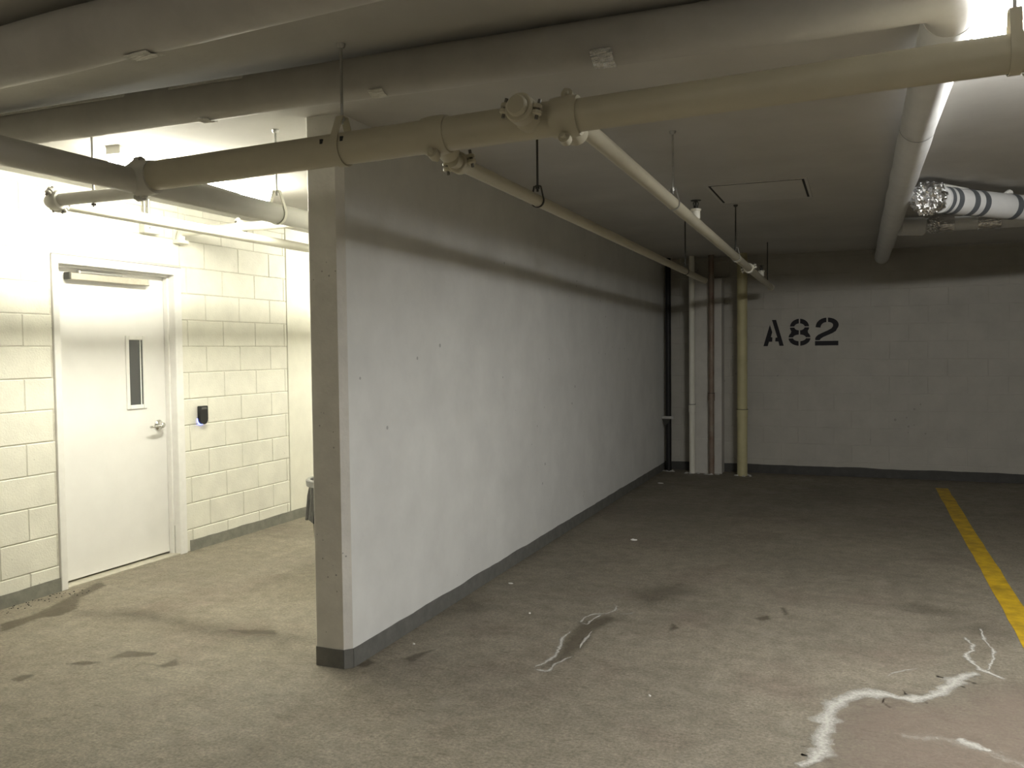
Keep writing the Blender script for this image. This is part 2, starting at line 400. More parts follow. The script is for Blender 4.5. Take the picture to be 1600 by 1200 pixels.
# --- marks on the floor
def mark(name, pts, material, soft=.05, z=.0008, jitter=0, label=None):
    """flat patch on a fine grid; "edge" rises from 0 outside the outline to 1 well inside"""
    def sd(x, y):
        d = 9.; ins = False; n = len(pts)
        for i in range(n):
            (x0, y0), (x1, y1) = pts[i], pts[(i+1) % n]
            dx, dy = x1-x0, y1-y0; t = max(0, min(1, ((x-x0)*dx+(y-y0)*dy)/(dx*dx+dy*dy+1e-9)))
            d = min(d, math.hypot(x-x0-t*dx, y-y0-t*dy))
            if (y0 > y) != (y1 > y) and x < x0+(y-y0)*dx/(dy if dy else 1e-9): ins = not ins
        return d if ins else -d
    xs = [p[0] for p in pts]; ys_ = [p[1] for p in pts]; mg = soft
    w_, h_ = max(xs)-min(xs)+2*mg, max(ys_)-min(ys_)+2*mg; st_ = max(.006, min(w_, h_)/14)
    nx, ny = int(w_/st_)+2, int(h_/st_)+2; x0, y0 = min(xs)-mg, min(ys_)-mg
    val = {}; idx = {}; v = []; e = []; f = []
    for i in range(nx):
        for j in range(ny): val[i, j] = sd(x0+i*st_, y0+j*st_)
    def vid(i, j):
        if (i, j) not in idx:
            idx[i, j] = len(v); q = max(0, min(1, .5+val[i, j]/(2*soft))); v.append((x0+i*st_, y0+j*st_, z+.0003*q)); e.append(q)
        return idx[i, j]
    for i in range(nx-1):
        for j in range(ny-1):
            if max(val[i, j], val[i+1, j], val[i, j+1], val[i+1, j+1]) > -soft:
                f.append((vid(i, j), vid(i+1, j), vid(i+1, j+1), vid(i, j+1)))
    o = MB().add(v, f).build(name, material, floor, smooth=0)
    at = o.data.attributes.new('edge', 'FLOAT', 'POINT'); at.data.foreach_set('value', e)
    if label: o['label'] = label
    return o
def vein(name, pts, wd, material=None, z=.0016, label=None):
    P = []
    for i in range(len(pts)-1):
        a, c = Vector((*pts[i], 0)), Vector((*pts[i+1], 0)); m = max(2, int((c-a).length/.02))
        for j in range(m): P.append(a.lerp(c, j/m)+Vector((random.uniform(-1,1), random.uniform(-1,1), 0))*min(.007, wd*.3))
    P.append(Vector((*pts[-1], 0))); n = len(P); v = []; f = []; e = []
    for i in range(n):
        t = (P[min(i+1, n-1)]-P[max(i-1, 0)]).normalized(); nn = Vector((-t.y, t.x, 0))
        u = i/(n-1); w_ = wd*(.65+.45*math.sin(math.pi*min(1, max(0, u*.9+.08))))*(1+.9*noise.noise(P[i]*17))*random.uniform(.75, 1.25)
        for s_, ed in ((-1, .1), (-.45, .78), (0, 1.02), (.45, .78), (1, .1)):
            v.append(tuple(P[i]+nn*(s_*w_))[:2]+(z+.0006*ed,)); e.append(ed*(.85 if 0 < i < n-1 else .3))
    for i in range(n-1):
        for k in range(4): f.append((i*5+k, (i+1)*5+k, (i+1)*5+k+1, i*5+k+1))
    b = MB().add(v, f); o = b.build(name, material or salt_mat, floor, smooth=0)
    at = o.data.attributes.new('edge', 'FLOAT', 'POINT'); at.data.foreach_set('value', e)
    if label: o['label'] = label
    return o
yl = MB(); ys = [3.2+.2*i for i in range(36)]; v = []; f = []
for i, y in enumerate(ys):
    a = .785+random.uniform(-.004, .004); c = .905+random.uniform(-.004, .004)
    v += [(a, y, .0005), (a, y, .0022), (c, y, .0022), (c, y, .0005)]
for i in range(len(ys)-1):
    for k in range(3): f.append((i*4+k, i*4+4+k, i*4+5+k, i*4+1+k))
yl.add(v, f).build('painted_line', yellow, floor, smooth=0)['label'] = 'worn yellow painted stall line'
mark('worn_patch', [(-0.061,3.0),(-0.074,3.632),(-0.055,3.771),(0.012,3.904),(0.099,4.002),(0.189,3.986),(0.325,4.02),(0.407,4.018),(0.486,4.245),(0.703,4.396),(1.2,4.3),(1.2,3.0)], red_mat, soft=.12, label='reddish worn patch inside the white salt line')
mark('damp_patch', [(-1.396,3.828),(-1.371,4.022),(-1.412,4.249),(-1.419,4.565),(-1.315,4.726),(-1.256,4.672),(-1.321,4.459),(-1.296,4.167),(-1.324,4.001),(-1.367,3.874)], stain_mat, soft=.05, z=.0006)
for pts in ([(-4.517,3.413),(-4.481,3.59),(-4.567,3.86),(-4.606,3.964),(-4.72,4.30),(-4.6,4.234),(-4.512,3.953),(-4.358,3.794),(-4.319,3.648),(-4.402,3.567),(-4.36,3.293)],
            [(-3.694,2.831),(-3.688,2.893),(-3.646,2.917),(-3.623,2.891),(-3.63,2.83)], [(-3.622,3.069),(-3.569,3.135),(-3.464,3.155),(-3.518,3.089)],
            [(-3.484,3.213),(-3.473,3.326),(-3.311,3.355),(-3.291,3.313),(-3.415,3.248)], [(-3.297,3.215),(-3.159,3.22),(-3.15,3.316),(-3.07,3.252),(-3.125,3.205)],
            [(-2.079,3.706),(-2.054,3.792),(-1.992,3.884),(-2.008,3.809),(-2.018,3.691)], [(-2.257,3.549),(-2.24,3.643),(-2.178,3.615),(-2.199,3.543)],
            [(-3.193,3.772),(-2.959,3.856),(-2.906,3.796),(-3.091,3.752)], [(-0.525,4.959),(-0.463,5.031),(-0.439,4.965),(-0.487,4.924)],
            [(-0.407,5.207),(-0.391,5.239),(-0.356,5.095),(-0.375,5.063)], [(-0.943,4.7),(-0.891,4.648),(-0.934,4.565)]):
    mark('stain', pts, stain_mat, soft=.022)
for pts in ([(-4.377,3.719),(-4.158,3.798),(-3.866,3.902),(-3.441,3.801),(-3.06,3.82),(-2.711,3.801),(-2.809,3.711),(-3.256,3.692),(-3.579,3.751),(-3.985,3.729)],
            [(-2.225,4.425),(-2.202,4.775),(-1.986,4.669),(-2.05,4.487)], [(-1.331,5.233),(-1.073,5.562),(-0.881,5.393),(-1.157,5.006)],
            [(0.359,5.054),(0.659,5.277),(0.761,5.048),(0.518,5.111)], [(0.185,5.485),(0.327,5.577),(0.521,5.473),(0.608,5.379),(0.315,5.361)]):
    mark('stain', pts, faint_mat, soft=.09, z=.0005)
veins = [([(-0.197,3.229),(-0.137,3.31),(-0.113,3.417),(-0.121,3.505),(-0.106,3.606),(-0.106,3.707),(-0.089,3.82),(-0.051,3.93),(0.001,3.999),(0.065,4.039),(0.123,4.052),(0.174,4.029),(0.237,4.036),(0.29,4.072),(0.34,4.14),(0.389,4.244),(0.439,4.353),(0.494,4.429),(0.539,4.455)], .052),
    ([(0.637,4.407),(0.593,4.465),(0.546,4.515),(0.522,4.595),(0.499,4.701),(0.542,4.782),(0.551,4.886),(0.52,5.004)], .016),
    ([(0.574,4.506),(0.601,4.624),(0.622,4.694),(0.637,4.827),(0.617,4.956),(0.624,5.178)], .010),
    ([(0.129,4.258),(0.162,4.326),(0.22,4.386),(0.284,4.439)], .007), ([(0.359,3.683),(0.396,3.658),(0.441,3.623),(0.481,3.601)], .03),
    ([(-1.431,3.815),(-1.401,3.898),(-1.383,3.998),(-1.407,4.127),(-1.438,4.262),(-1.425,4.399)], .014),
    ([(-1.428,3.807),(-1.391,3.795),(-1.351,3.801),(-1.355,3.878),(-1.331,3.961),(-1.305,4.036)], .012), ([(-1.303,4.134),(-1.319,4.241),(-1.317,4.305),(-1.321,4.436)], .009),
    ([(-1.419,4.541),(-1.432,4.633),(-1.398,4.721),(-1.332,4.758),(-1.299,4.835),(-1.315,4.923),(-1.354,4.95)], .011),
    ([(-1.419,4.541),(-1.379,4.531),(-1.381,4.602),(-1.356,4.736)], .010), ([(-1.283,4.775),(-1.225,4.783),(-1.176,4.827)], .007)]
for p, w_ in veins: vein('salt_vein', p, w_*1.25)
vein('salt_bloom', veins[0][0], .13, halo_mat, z=.0011); vein('salt_bloom', veins[0][0][12:], .16, halo_mat, z=.0012)
vein('salt_bloom', [(.15, 3.62), (.30, 3.66), (.45, 3.60), (.60, 3.50)], .12, halo_mat, z=.0011)
g_ = MB()
for k in range(46):
    y = random.uniform(3.55, 4.02); x = XL+.014+random.uniform(0, .05)*(1 if random.random() < .7 else 2.5); q = random.uniform(.0015, .006)
    g_.lathe([(0, q), (q*.8, q*.5)], (x, y, .0004), (0, 0, 1), 5)
for k in range(12):
    q = random.uniform(.002, .007); g_.lathe([(0, q), (q*.7, q*.5)], (-4.66+random.uniform(-.05, .09), 4.05+random.uniform(-.06, .05), .0004), (0, 0, 1), 5)
g_.build('loose_grit', dark_gap, floor, smooth=0, kind='stuff')

# ================================================================ DOOR
door = bpy.data.objects.new('door_1', None); COL.objects.link(door); door.location = (XL, (D0+D1)/2, 0); WORLD['door_1'] = Vector(door.location)
struct(door, 'white painted steel door with narrow vision panel in block wall', 'door')
fx0, fx1 = XL-.15, XL+.012; IL, IR, IT = D0+.05, D1-.072, 2.115
b = MB()
b.bbox((fx0, D0, 0), (fx1, IL, DT), .003); b.bbox((fx0, IR, 0), (fx1, D1, DT), .003); b.bbox((fx0, IL-.001, IT), (fx1, IR+.001, DT), .003)
fr = b.build('door_frame', frame_paint, door, smooth=0)
st = MB(); st.bbox((XL-.086, IR-.016, 0), (XL-.045, IR, IT), .002); st.bbox((XL-.086, IL, 0), (XL-.045, IL+.016, IT), .002); st.bbox((XL-.086, IL+.016, IT-.016), (XL-.045, IR-.016, IT), .002)
st.build('door_stop', frame_paint, fr, smooth=0)
MB().bbox((XL+.0125, D0-.004, DT+.001), (XL+.004, D1+.004, DT+.006), .001).build('drip_trim', mat('trim_grey_metal', (.30, .29, .27), .5, .3), fr, smooth=0)  # thin grey metal strip along the top of the frame
DX = XL-.088
leaf = MB().bbox((DX-.045, IL+.004, .022), (DX, IR-.004, IT-.004), .002).build('door_leaf', door_paint, door, smooth=0)
MB().box((DX-.15, IL-.03, -.01), (XL+.004, IR+.03, .009)).build('threshold', mat('threshold_metal', (.58, .55, .46), .5, .4, var=.2, scale=20), door, smooth=0)
MB().box((DX-.16, IL-.04, 0), (DX-.15, IR+.04, IT+.04)).build('room_beyond', dark_gap, door, smooth=0)  # black sheet in place of the unlit room behind the leaf
# vision panel
ly0, ly1, lz0, lz1 = 4.703, 4.888, 1.128, 1.658; gw = .030
b = MB()
b.bbox((DX-.002, ly0, lz0), (DX+.010, ly0+gw, lz1), .003); b.bbox((DX-.002, ly1-gw, lz0), (DX+.010, ly1, lz1), .003)
b.bbox((DX-.002, ly0+gw, lz0), (DX+.010, ly1-gw, lz0+gw), .003); b.bbox((DX-.002, ly0+gw, lz1-gw), (DX+.010, ly1-gw, lz1), .003)
b.build('vision_frame', frame_paint, leaf, smooth=0)
MB().box((DX+.0002, ly0+gw, lz0+gw), (DX+.003, ly1-gw, lz1-gw)).build('glass_pane', glass_dark, leaf, smooth=0)
MB().box((DX+.003, ly1-gw-.024, lz0+gw), (DX+.006, ly1-gw-.016, lz1-gw)).build('glass_bead', frame_paint, leaf, smooth=0)
# closer: body bar, end cap, arm
cl = MB().bbox((DX+.004, 4.215, 2.022), (DX+.056, 4.885, 2.068), .004).build('door_closer', alu, door, smooth=0)
MB().bbox((DX+.004, 4.200, 2.022), (DX+.057, 4.215, 2.070), .003).build('closer_end_cap', dark_steel, cl, smooth=0)
MB().bbox((DX+.004, 4.885, 2.022), (DX+.057, 4.897, 2.070), .003).build('closer_end_cap', steel, cl, smooth=0)
MB().bbox((DX+.026, 4.30, 2.074), (DX+.042, 4.66, 2.084), .002).build('closer_arm', steel, cl, smooth=0)
MB().cyl((DX+.034, 4.30, 2.066), (DX+.034, 4.30, 2.088), .012).build('closer_spindle', steel, cl)
# lever set
hy, hz = 5.0, .993
rose = MB().lathe([(0, .040), (.008, .040), (.014, .034), (.030, .022), (.050, .020), (.054, .016)], (DX, hy, hz), (1,0,0), 28).build('lever_rose', chrome, leaf)
MB().tube([(DX+.045, hy, hz), (DX+.055, hy-.02, hz), (DX+.058, hy-.06, hz-.002), (DX+.056, hy-.135, hz-.004)], [.012, .011, .009, .008], 12).build('lever_handle', chrome, leaf)
MB().box((DX-.02, IR-.0035, hz-.11), (DX+.0015, IR-.0005, hz+.10)).build('latch_plate', dark_steel, leaf, smooth=0)
MB().bbox((XL-.044, IR-.004, .005), (XL-.040, IR+.0, .22), .001).build('weatherstrip', steel, fr, smooth=0)

# card reader
rd = thing('card_reader', 'small black rounded card reader with blue glow beside the door', 'card reader', (XL, 5.35, .98))
pr = [(-.042,.155),(-.048,.148),(-.048,.05)]+[(.048*math.cos(a), .048+.048*math.sin(a)) for a in [math.pi+math.pi*i/10 for i in range(11)]]+[(.048,.148),(.042,.155)]
pr = [(a, bb) for a, bb in pr]
MB().prism([(y*.86, z*.93) for y, z in pr], (XL+.006, 5.352, .972), (0,1,0), (0,0,1), .030).build('reader_body', black_plastic, rd, smooth=40)
MB().prism([(-.030,.118),(.030,.118),(.026,.134),(-.026,.134)], (XL+.036, 5.352, .972), (0,1,0), (0,0,1), .0012).build('reader_badge', mat('reader_badge_grey', (.10,.10,.10), .3), rd, smooth=0)
MB().prism([(y*.90, z*.97-.004) for y, z in pr if z < .12], (XL+.0015, 5.350, .972), (0,1,0), (0,0,1), .004).build('status_light', emit('blue_light', (.10, .14, 1.0), 9.0), rd, smooth=0)

# junction box above the door
jb = thing('junction_box', 'small grey junction box with two conduits above the door', 'junction box', (XL, 4.845, 2.40))
MB().bbox((XL+.001, 4.775, 2.392), (XL+.055, 4.92, 2.478), .004).build('box_body', box_metal, jb, smooth=0)
MB().cyl((XL+.056, 4.82, 2.43), (XL+.058, 4.82, 2.43), .004, 8).build('cover_screw', dark_steel, jb)
for y in (4.805, 4.845): MB().cyl((XL+.025, y, 2.478), (XL+.025, y, ZC), .009, 10).build('conduit', steel, jb)

# ================================================================ PIPE FITTINGS
def axes(ax):
    ax = Vector(ax).normalized(); u = Vector((0,0,1)); s_ = ax.cross(u).normalized(); return ax, s_, s_.cross(ax).normalized()
def coupling(name, c, ax, r, parent, m, ang=0., wd=.044):
    """grooved pipe coupling: ribbed ring in two halves with bolt ears"""
    c = Vector(c); ax, s_, u = axes(ax); d = s_*math.cos(ang)+u*math.sin(ang); nn = ax.cross(d)
    b = MB().lathe([(-wd/2, r+.002), (-wd/2, r+.008), (-wd*.38, r+.013), (wd*.38, r+.013), (wd/2, r+.008), (wd/2, r+.002)], c, ax, 28)
    for g in (-1, 1):
        q = c+d*(g*(r+.022))
        for h in (-1, 1):
            b.lathe([(0, .017), (.010, .017), (.014, .012)], q+nn*(h*.004), nn*h, 10)
    o = b.build(name, m, parent)
    for g in (-1, 1):
        q = c+d*(g*(r+.024)); MB().cyl(q-nn*.034, q+nn*.030, .006, 8).build('bolt', bolt_m, o)
    return o
def saddle(name, c, ax, r, parent, m, out, ro, ln=.05, ears=(-1, 1)):
    """mechanical tee: strap around the pipe with bolted ears and an outlet along out"""
    c = Vector(c); ax = Vector(ax).normalized(); out = Vector(out).normalized(); nn = ax.cross(out).normalized()
    b = MB().lathe([(-.045, r+.001), (-.045, r+.006), (-.02, r+.009), (.02, r+.009), (.045, r+.006), (.045, r+.001)], c, ax, 28)
    for g in ears:
        b.lathe([(-.014, .020), (.014, .020)], c+nn*(g*(r+.020)), out, 12)
    b.lathe([(0, ro+.020), (r+.015, ro+.012), (r+ln, ro+.010), (r+ln, ro)], c, out, 20)
    o = b.build(name, m, parent)
    for g in ears:
        q = c+nn*(g*(r+.022)); MB().cyl(q-out*.030, q+out*.030, .009, 8).build('bolt', m, o)
    return o
def hanger(c, ax, r, parent, rod_m, strap_m, top=ZC, wd=.026, lift=.055):
    """clevis hanger: plumb rod from the slab, flange, yoke and strap under the pipe"""
    c = Vector(c); ax, s_, u = axes(ax); R = r+.004; Z = Vector((0,0,1))
    yoke = c+Z*(R+lift)
    h = MB().cyl(yoke-Z*.025, (c.x, c.y, top), .0055, 8)
    rod = h.build('hanger_rod', rod_m, parent)
    MB().lathe([(0, .011), (-.012, .011), (-.016, .022), (-.022, .024)][::-1], (c.x, c.y, top-.0), (0,0,1), 12).build('ceiling_flange', rod_m, rod) if False else \
        MB().lathe([(-.016, .010), (-.010, .016), (0, .018)], (c.x, c.y, top), (0,0,1), 12).build('ceiling_flange', rod_m, rod)
    path = [yoke+s_*.016, c+s_*(R*.86)+u*(R*.62)]+arc(c, R, math.radians(22), math.radians(-202), 20, s_, u)+[c-s_*(R*.86)+u*(R*.62), yoke-s_*.016, yoke, yoke+s_*.016]
    MB().strap(path, ax, wd, .004).build('hanger_strap', strap_m, parent)
    MB().lathe([(-.012, .010), (.004, .010)], yoke, (0,0,1), 6).build('hanger_nut', rod_m, rod)
def head(c, parent):
    """upright sprinkler head on its outlet"""
    c = Vector(c); Z = Vector((0,0,1))
    o = MB().lathe([(0, .026), (.045, .026), (.047, .031), (.058, .031), (.060, .022)], c, Z, 16).build('head_outlet', white_pipe, parent)
    b = MB().lathe([(.060, .014), (.078, .014), (.080, .007), (.098, .006), (.104, .005)], c, Z, 12)
    for g in (-1, 1): b.tube([c+Vector((g*.012,0,.078)), c+Vector((g*.015,0,.092)), c+Vector((g*.003,0,.108))], .0035, 6)
    b.lathe([(.106, .030), (.109, .031), (.111, .006)], c, Z, 16)
    b.build('sprinkler_head', dark_steel, parent)

# --- main sprinkler pipe across the aisle
def mainp(x): return Vector((x, 2.724, 2.262+.0245*(x+1.76)))
ML, MR, MC = -2.71, 3.6, -.887
mainA = (mainp(MR)-mainp(ML)).normalized()
mp_ = thing('sprinkler_main_pipe', 'thick cream sprinkler main pipe crossing the aisle below the ceiling', 'pipe', tuple(mainp(-1.76)))
MB().tube([mainp(ML+.05), mainp(MC)], .058, 32).build('pipe_run', pipe_paint, mp_)
MB().tube([mainp(MC), mainp(MR)], .053, 32).build('pipe_run', pipe_paint, mp_)
hanger(mainp(-1.745), mainA, .058, mp_, steel, pipe_paint, wd=.03, lift=.052)
hanger(mainp(.395), mainA, .053, mp_, steel, pipe_paint, wd=.03, lift=.06)
coupling('pipe_coupling', mainp(.44), mainA, .053, mp_, pipe_paint, ang=.4)
# capped outlet pointing at the viewer
c0 = mainp(-1.0)+Vector((0, 0, .0)); oa = Vector((-.06, -.98, .14)).normalized()
co = MB().lathe([(.0, .050), (.05, .050), (.066, .038), (.13, .036)], c0, oa, 24).build('outlet_stub', pipe_paint, mp_)
cc = c0+oa*.105
coupling('outlet_coupling', cc, oa, .036, mp_, pipe_paint, ang=.16, wd=.046)
MB().lathe([(.0, .034), (.026, .034), (.032, .029), (.034, .0)], cc+oa*.012, oa, 24).build('outlet_cap', pipe_paint, mp_)
# tees for the two branches
saddle('branch_tee', mainp(MC), mainA, .058, mp_, pipe_paint, (0, .96, -.28), .030, .06)
saddle('branch_tee', mainp(-1.36), mainA, .058, mp_, pipe_paint, (0, .92, -.40), .028, .05, ears=(-1,))
for k, x in enumerate((-1.80, -1.715)):
    MB().box(tuple(mainp(x)+Vector((-.006, -.0565, .010))), tuple(mainp(x)+Vector((.006, -.050, .030)))).build('paint_mark', dark_gap, mp_, smooth=0)

# --- branch pipes over the stall
bA = thing('sprinkler_branch_pipe', 'cream sprinkler branch pipe running along the partition wall', 'pipe', (-1.36, 3.7, 2.23))
A0, A1 = Vector((-1.36, 2.80, 2.212)), Vector((-1.36, 8.40, 2.172))
pa = lambda y: A0.lerp(A1, (y-2.80)/5.6)
MB().tube([pa(2.84), pa(8.36)], .0265, 24).build('pipe_run', pipe_paint, bA)
MB().lathe([(0, .031), (.05, .031), (.06, .022)], pa(8.34), (0,1,0), 20).build('end_cap', pipe_paint, bA)
coupling('pipe_coupling', pa(2.90), A1-A0, .0265, bA, pipe_paint, ang=.2, wd=.04)
hanger(pa(3.74), (0,1,0), .0265, bA, dark_steel, dark_steel, wd=.012, lift=.035)
hanger(pa(7.4), (0,1,0), .0265, bA, dark_steel, dark_steel, wd=.012, lift=.035)
bB = thing('sprinkler_branch_pipe', 'cream sprinkler branch pipe with upright heads over the empty stall', 'pipe', (-.885, 4.48, 2.25))
B0, B1 = Vector((-.885, 2.80, 2.295)), Vector((-.885, 9.98, 2.190))
pb = lambda y: B0.lerp(B1, (y-2.80)/7.18)
MB().tube([pb(2.82), pb(9.95)], .031, 24).build('pipe_run', pipe_paint, bB)
MB().lathe([(0, .036), (.05, .036), (.062, .026)], pb(9.93), (0,1,0), 20).build('end_cap', pipe_paint, bB)
hanger(pb(4.477), (0,1,0), .031, bB, steel, steel, wd=.012, lift=.04)
hanger(pb(6.958), (0,1,0), .031, bB, dark_steel, steel, wd=.012, lift=.04)
MB().lathe([(-.012, .034), (.012, .034)], pb(7.05), (0,1,0), 20).build('pipe_joint', pipe_paint, bB)
coupling('pipe_coupling', pb(7.85), (0,1,0), .031, bB, white_pipe, ang=.3)
head(pb(5.16)+Vector((0,0,.024)), bB); head(pb(8.92)+Vector((0,0,.024)), bB)
MB().cyl(pb(9.55)+Vector((0,0,.03)), (-.885, 9.55, ZC), .0055, 8).build('hanger_rod', dark_steel, bB)

# --- feed pipe along the doorway, with its tee to the main
LX, LZ, LR = -2.71, 2.222, .050
fp = thing('sprinkler_feed_pipe', 'thick painted feed pipe running past the doorway into the corridor', 'pipe', (LX, 3.0, LZ))
fpipe = mat('feed_pipe_paint', (.58, .57, .52), .42, var=.06, scale=7)
MB().tube([(LX, -1.5, LZ), (LX, 10.6, LZ)], LR, 32).build('pipe_run', fpipe, fp)
saddle('branch_tee', (LX, 2.724, LZ+.012), (0,1,0), LR, fp, fpipe, (1, 0, .03), .056, .03)
hanger((LX, 3.62, LZ), (0,1,0), LR, fp, steel, white_pipe, wd=.02, lift=.06)
hanger((LX, 6.6, LZ), (0,1,0), LR, fp, steel, white_pipe, wd=.02, lift=.06)

# --- small branch: crosses from the feed pipe, turns and runs in front of the block wall
tb = thing('sprinkler_branch_pipe', 'thin white branch pipe in front of the door wall with grooved elbow', 'pipe', (-3.98, 3.36, 2.34))
TX, TY, TZ = -3.985, 3.36, 2.338
MB().tube([(LX-.03, TY, LZ+.03), (-2.94, TY, TZ-.022), (-2.98, TY, TZ-.004), (-3.03, TY, TZ), (TX+.05, TY, TZ)], .032, 20).build('cross_run', fpipe, tb)
el = MB().tube([(TX+.085, TY, TZ)]+arc((TX+.05, TY+.05, TZ), .05, -math.pi/2, -math.pi, 8, (1,0,0), (0,1,0))+[(TX, TY+.09, TZ)], .036, 20).build('elbow', fpipe, tb)
coupling('pipe_coupling', (TX+.075, TY, TZ), (1,0,0), .038, tb, fpipe, ang=.7, wd=.06)
coupling('pipe_coupling', (TX, TY+.085, TZ), (0,1,0), .036, tb, fpipe, ang=.2, wd=.05)
MB().tube([(TX, TY+.06, TZ), (TX, 9.5, TZ)], .033, 18).build('thin_run', white_pipe, tb)
MB().lathe([(0, .038), (.035, .038)], (TX, TY+.08, TZ), (0,1,0), 16).build('reducing_collar', white_pipe, tb)
MB().cyl((-3.655, TY, TZ-.055), (-3.655, TY, ZC), .006, 8).build('hanger_rod', steel, tb)
MB().cyl((-3.655, TY, TZ-.046), (-3.655, TY, TZ-.036), .013, 6).build('hanger_nut', dark_steel, tb)

# --- stub pipe from feed pipe to the wall above the door
wb = thing('sprinkler_branch_pipe', 'white cross pipe entering the block wall above the door', 'pipe', (XL, 5.14, 2.41))
WZ = 2.442
MB().tube([(XQ-.002, 5.14, WZ), (LX-.1, 5.14, WZ), (XL+.085, 5.14, WZ), (XL+.05, 5.14, WZ-.012), (XL+.038, 5.14, WZ-.05), (XL+.038, 5.14, WZ-.062)], .034, 20).build('cross_run', white_pipe, wb)
coupling('pipe_coupling', (-4.17, 5.14, WZ), (1,0,0), .034, wb, white_pipe, ang=.9, wd=.05)
MB().bbox((XL+.001, 5.10, WZ-.09), (XL+.075, 5.19, WZ-.062), .004).build('wall_bracket', white_pipe, wb, smooth=0)
MB().bbox((XL+.001, 5.10, WZ-.09), (XL+.008, 5.19, WZ+.05), .002).build('wall_plate', white_pipe, wb, smooth=0)

# ================================================================ INSULATED PIPES
def insulated(name, path, r, m, label, seg=36, wob=.0025):
    P = []
    for i in range(len(path)-1):
        a, c = Vector(path[i]), Vector(path[i+1]); k = max(1, int((c-a).length/.12))
        for j in range(k): P.append(a.lerp(c, j/k))
    P.append(Vector(path[-1]))
    rr = [r+wob*noise.noise(p*2.3)*2 for p in P]
    t = thing(name, label, 'pipe', tuple(P[len(P)//2]))
    MB().tube(P, rr, seg).build('jacket', m, t)
    return t
def wrap(t, name, c, ax, r, wd, m, a0=0., a1=2*math.pi, crinkle=.002):
    c = Vector(c); ax, s_, u = axes(ax); n = 40; v = []; f = []; q = 5
    full = abs(a1-a0) > 6.2
    for i in range(n+1):
        a = a0+(a1-a0)*i/n
        for k in range(q):
            p = c+ax*(wd*(k/(q-1)-.5))+(s_*math.cos(a)+u*math.sin(a))*(r+.0025+random.uniform(0, crinkle)); v.append(p)
    for i in range(n):
        for k in range(q-1): f.append((i*q+k, i*q+k+1, (i+1)*q+k+1, (i+1)*q+k))
    return MB().add(v, f).build(name, m, t, smooth=0 if crinkle > .003 else 40)
RX, RZ, RR = .262, 2.548, .080
P1 = insulated('insulated_pipe', [(-4.70, 2.29, 2.535), (1.6, 1.77, 2.535)], .093, jacket, 'fat grey insulated pipe nearest the viewer under the ceiling')
wrap(P1, 'torn_tape', (-2.05, 2.08, 2.535), (1, -.083, 0), .093, .10, tape_light, -2.1, -1.3, .004)
P2Y, P2Z, P2R = 2.862, 2.556, .078
P2 = insulated('insulated_pipe', [(XL+.0, P2Y, P2Z), (RX-.12, P2Y, P2Z), (RX-.055, P2Y+.012, P2Z), (RX-.018, P2Y+.045, RZ), (RX-.002, P2Y+.10, RZ), (RX, P2Y+.15, RZ)], P2R, jacket, 'long grey insulated pipe just behind the sprinkler main')
wrap(P2, 'foil_band', (-.79, P2Y, P2Z), (1,0,0), P2R, .075, foil, -1.62, -.55, .005)
wrap(P2, 'torn_tape', (-1.66, P2Y, P2Z), (1,0,0), P2R, .062, tape_light, -1.57, -.9, .003)
wrap(P2, 'torn_tape', (-2.48, P2Y, P2Z), (1,0,0), P2R, .05, tape_light, -2.0, -1.2, .005)
for x0, x1 in ((-3.6, -2.86), (-2.62, -2.25)):
    MB().strap([(x0, P2Y-.060, P2Z+.052), ((x0+x1)/2, P2Y-.062, P2Z+.052), (x1, P2Y-.060, P2Z+.052)], (0, .5, .8), .012, .004).build('jacket_lap', tape_light, P2, smooth=0)
RP = insulated('insulated_pipe', [(RX, P2Y+.151, RZ), (RX, YB, RZ)], RR, jacket_w, 'pale insulated pipe running straight to the far wall')
MB().lathe([(-.006, RR+.0045), (.006, RR+.0045)], (RX, 4.45, RZ), (0,1,0), 36, caps=False).build('jacket_seam', tape_grey, RP)

# foil-taped pipes beyond it
FZ, FR = 2.50, .088
fd = Vector((.673, .740, 0)); fo = Vector((.458, 6.42, FZ))
fpth = thing('foil_taped_pipe', 'white pipe with grey tape bands and a crinkled foil elbow', 'pipe', tuple(fo))
MB().tube([fo+fd*.08, fo+fd*3.2], FR, 36).build('jacket', jacket_w, fpth)
for d_, wd, m_ in ((.115, .035, tape_grey), (.185, .05, tape_grey), (.345, .055, tape_grey), (.455, .055, tape_grey), (.80, .06, tape_grey), (1.15, .06, tape_grey)):
    wrap(fpth, 'tape_band', fo+fd*d_, fd, FR, wd, m_, crinkle=.0005)
def crumple(name, c, rad, m, parent, amp=.018, n=26):
    v = []; f = []; c = Vector(c)
    for i in range(n+1):
        th = math.pi*i/n
        for k in range(n*2):
            ph = math.pi*k/n; d = Vector((math.sin(th)*math.cos(ph), math.sin(th)*math.sin(ph), math.cos(th)))
            s_ = 1+amp/rad[0]*(noise.noise(d*5+Vector((3,1,2)))*1.2+noise.noise(d*13)*.9+noise.noise(d*27)*.5)
            v.append(c+Vector((d.x*rad[0]*s_, d.y*rad[1]*s_, d.z*rad[2]*s_)))
    for i in range(n):
        for k in range(n*2):
            k2 = (k+1) % (n*2); f.append((i*n*2+k, (i+1)*n*2+k, (i+1)*n*2+k2, i*n*2+k2))
    return MB().add(v, f).build(name, m, parent, smooth=0)
crumple('foil_elbow', fo+Vector((-.02, -.01, .005)), (.108, .125, .108), foil, fpth)
MB().tube([fo+fd*.10+Vector((0,0,.075)), fo+fd*.36+Vector((0,0,.085))], [.035, .012], 10).build('loose_flap', tape_light, fpth)
MB().tube([fo+fd*.72+Vector((0,0,.07)), fo+fd*.80+Vector((0,0,.09))], [.012, .03], 10).build('loose_flap', tape_light, fpth)
lz = 2.555; LY = 8.22
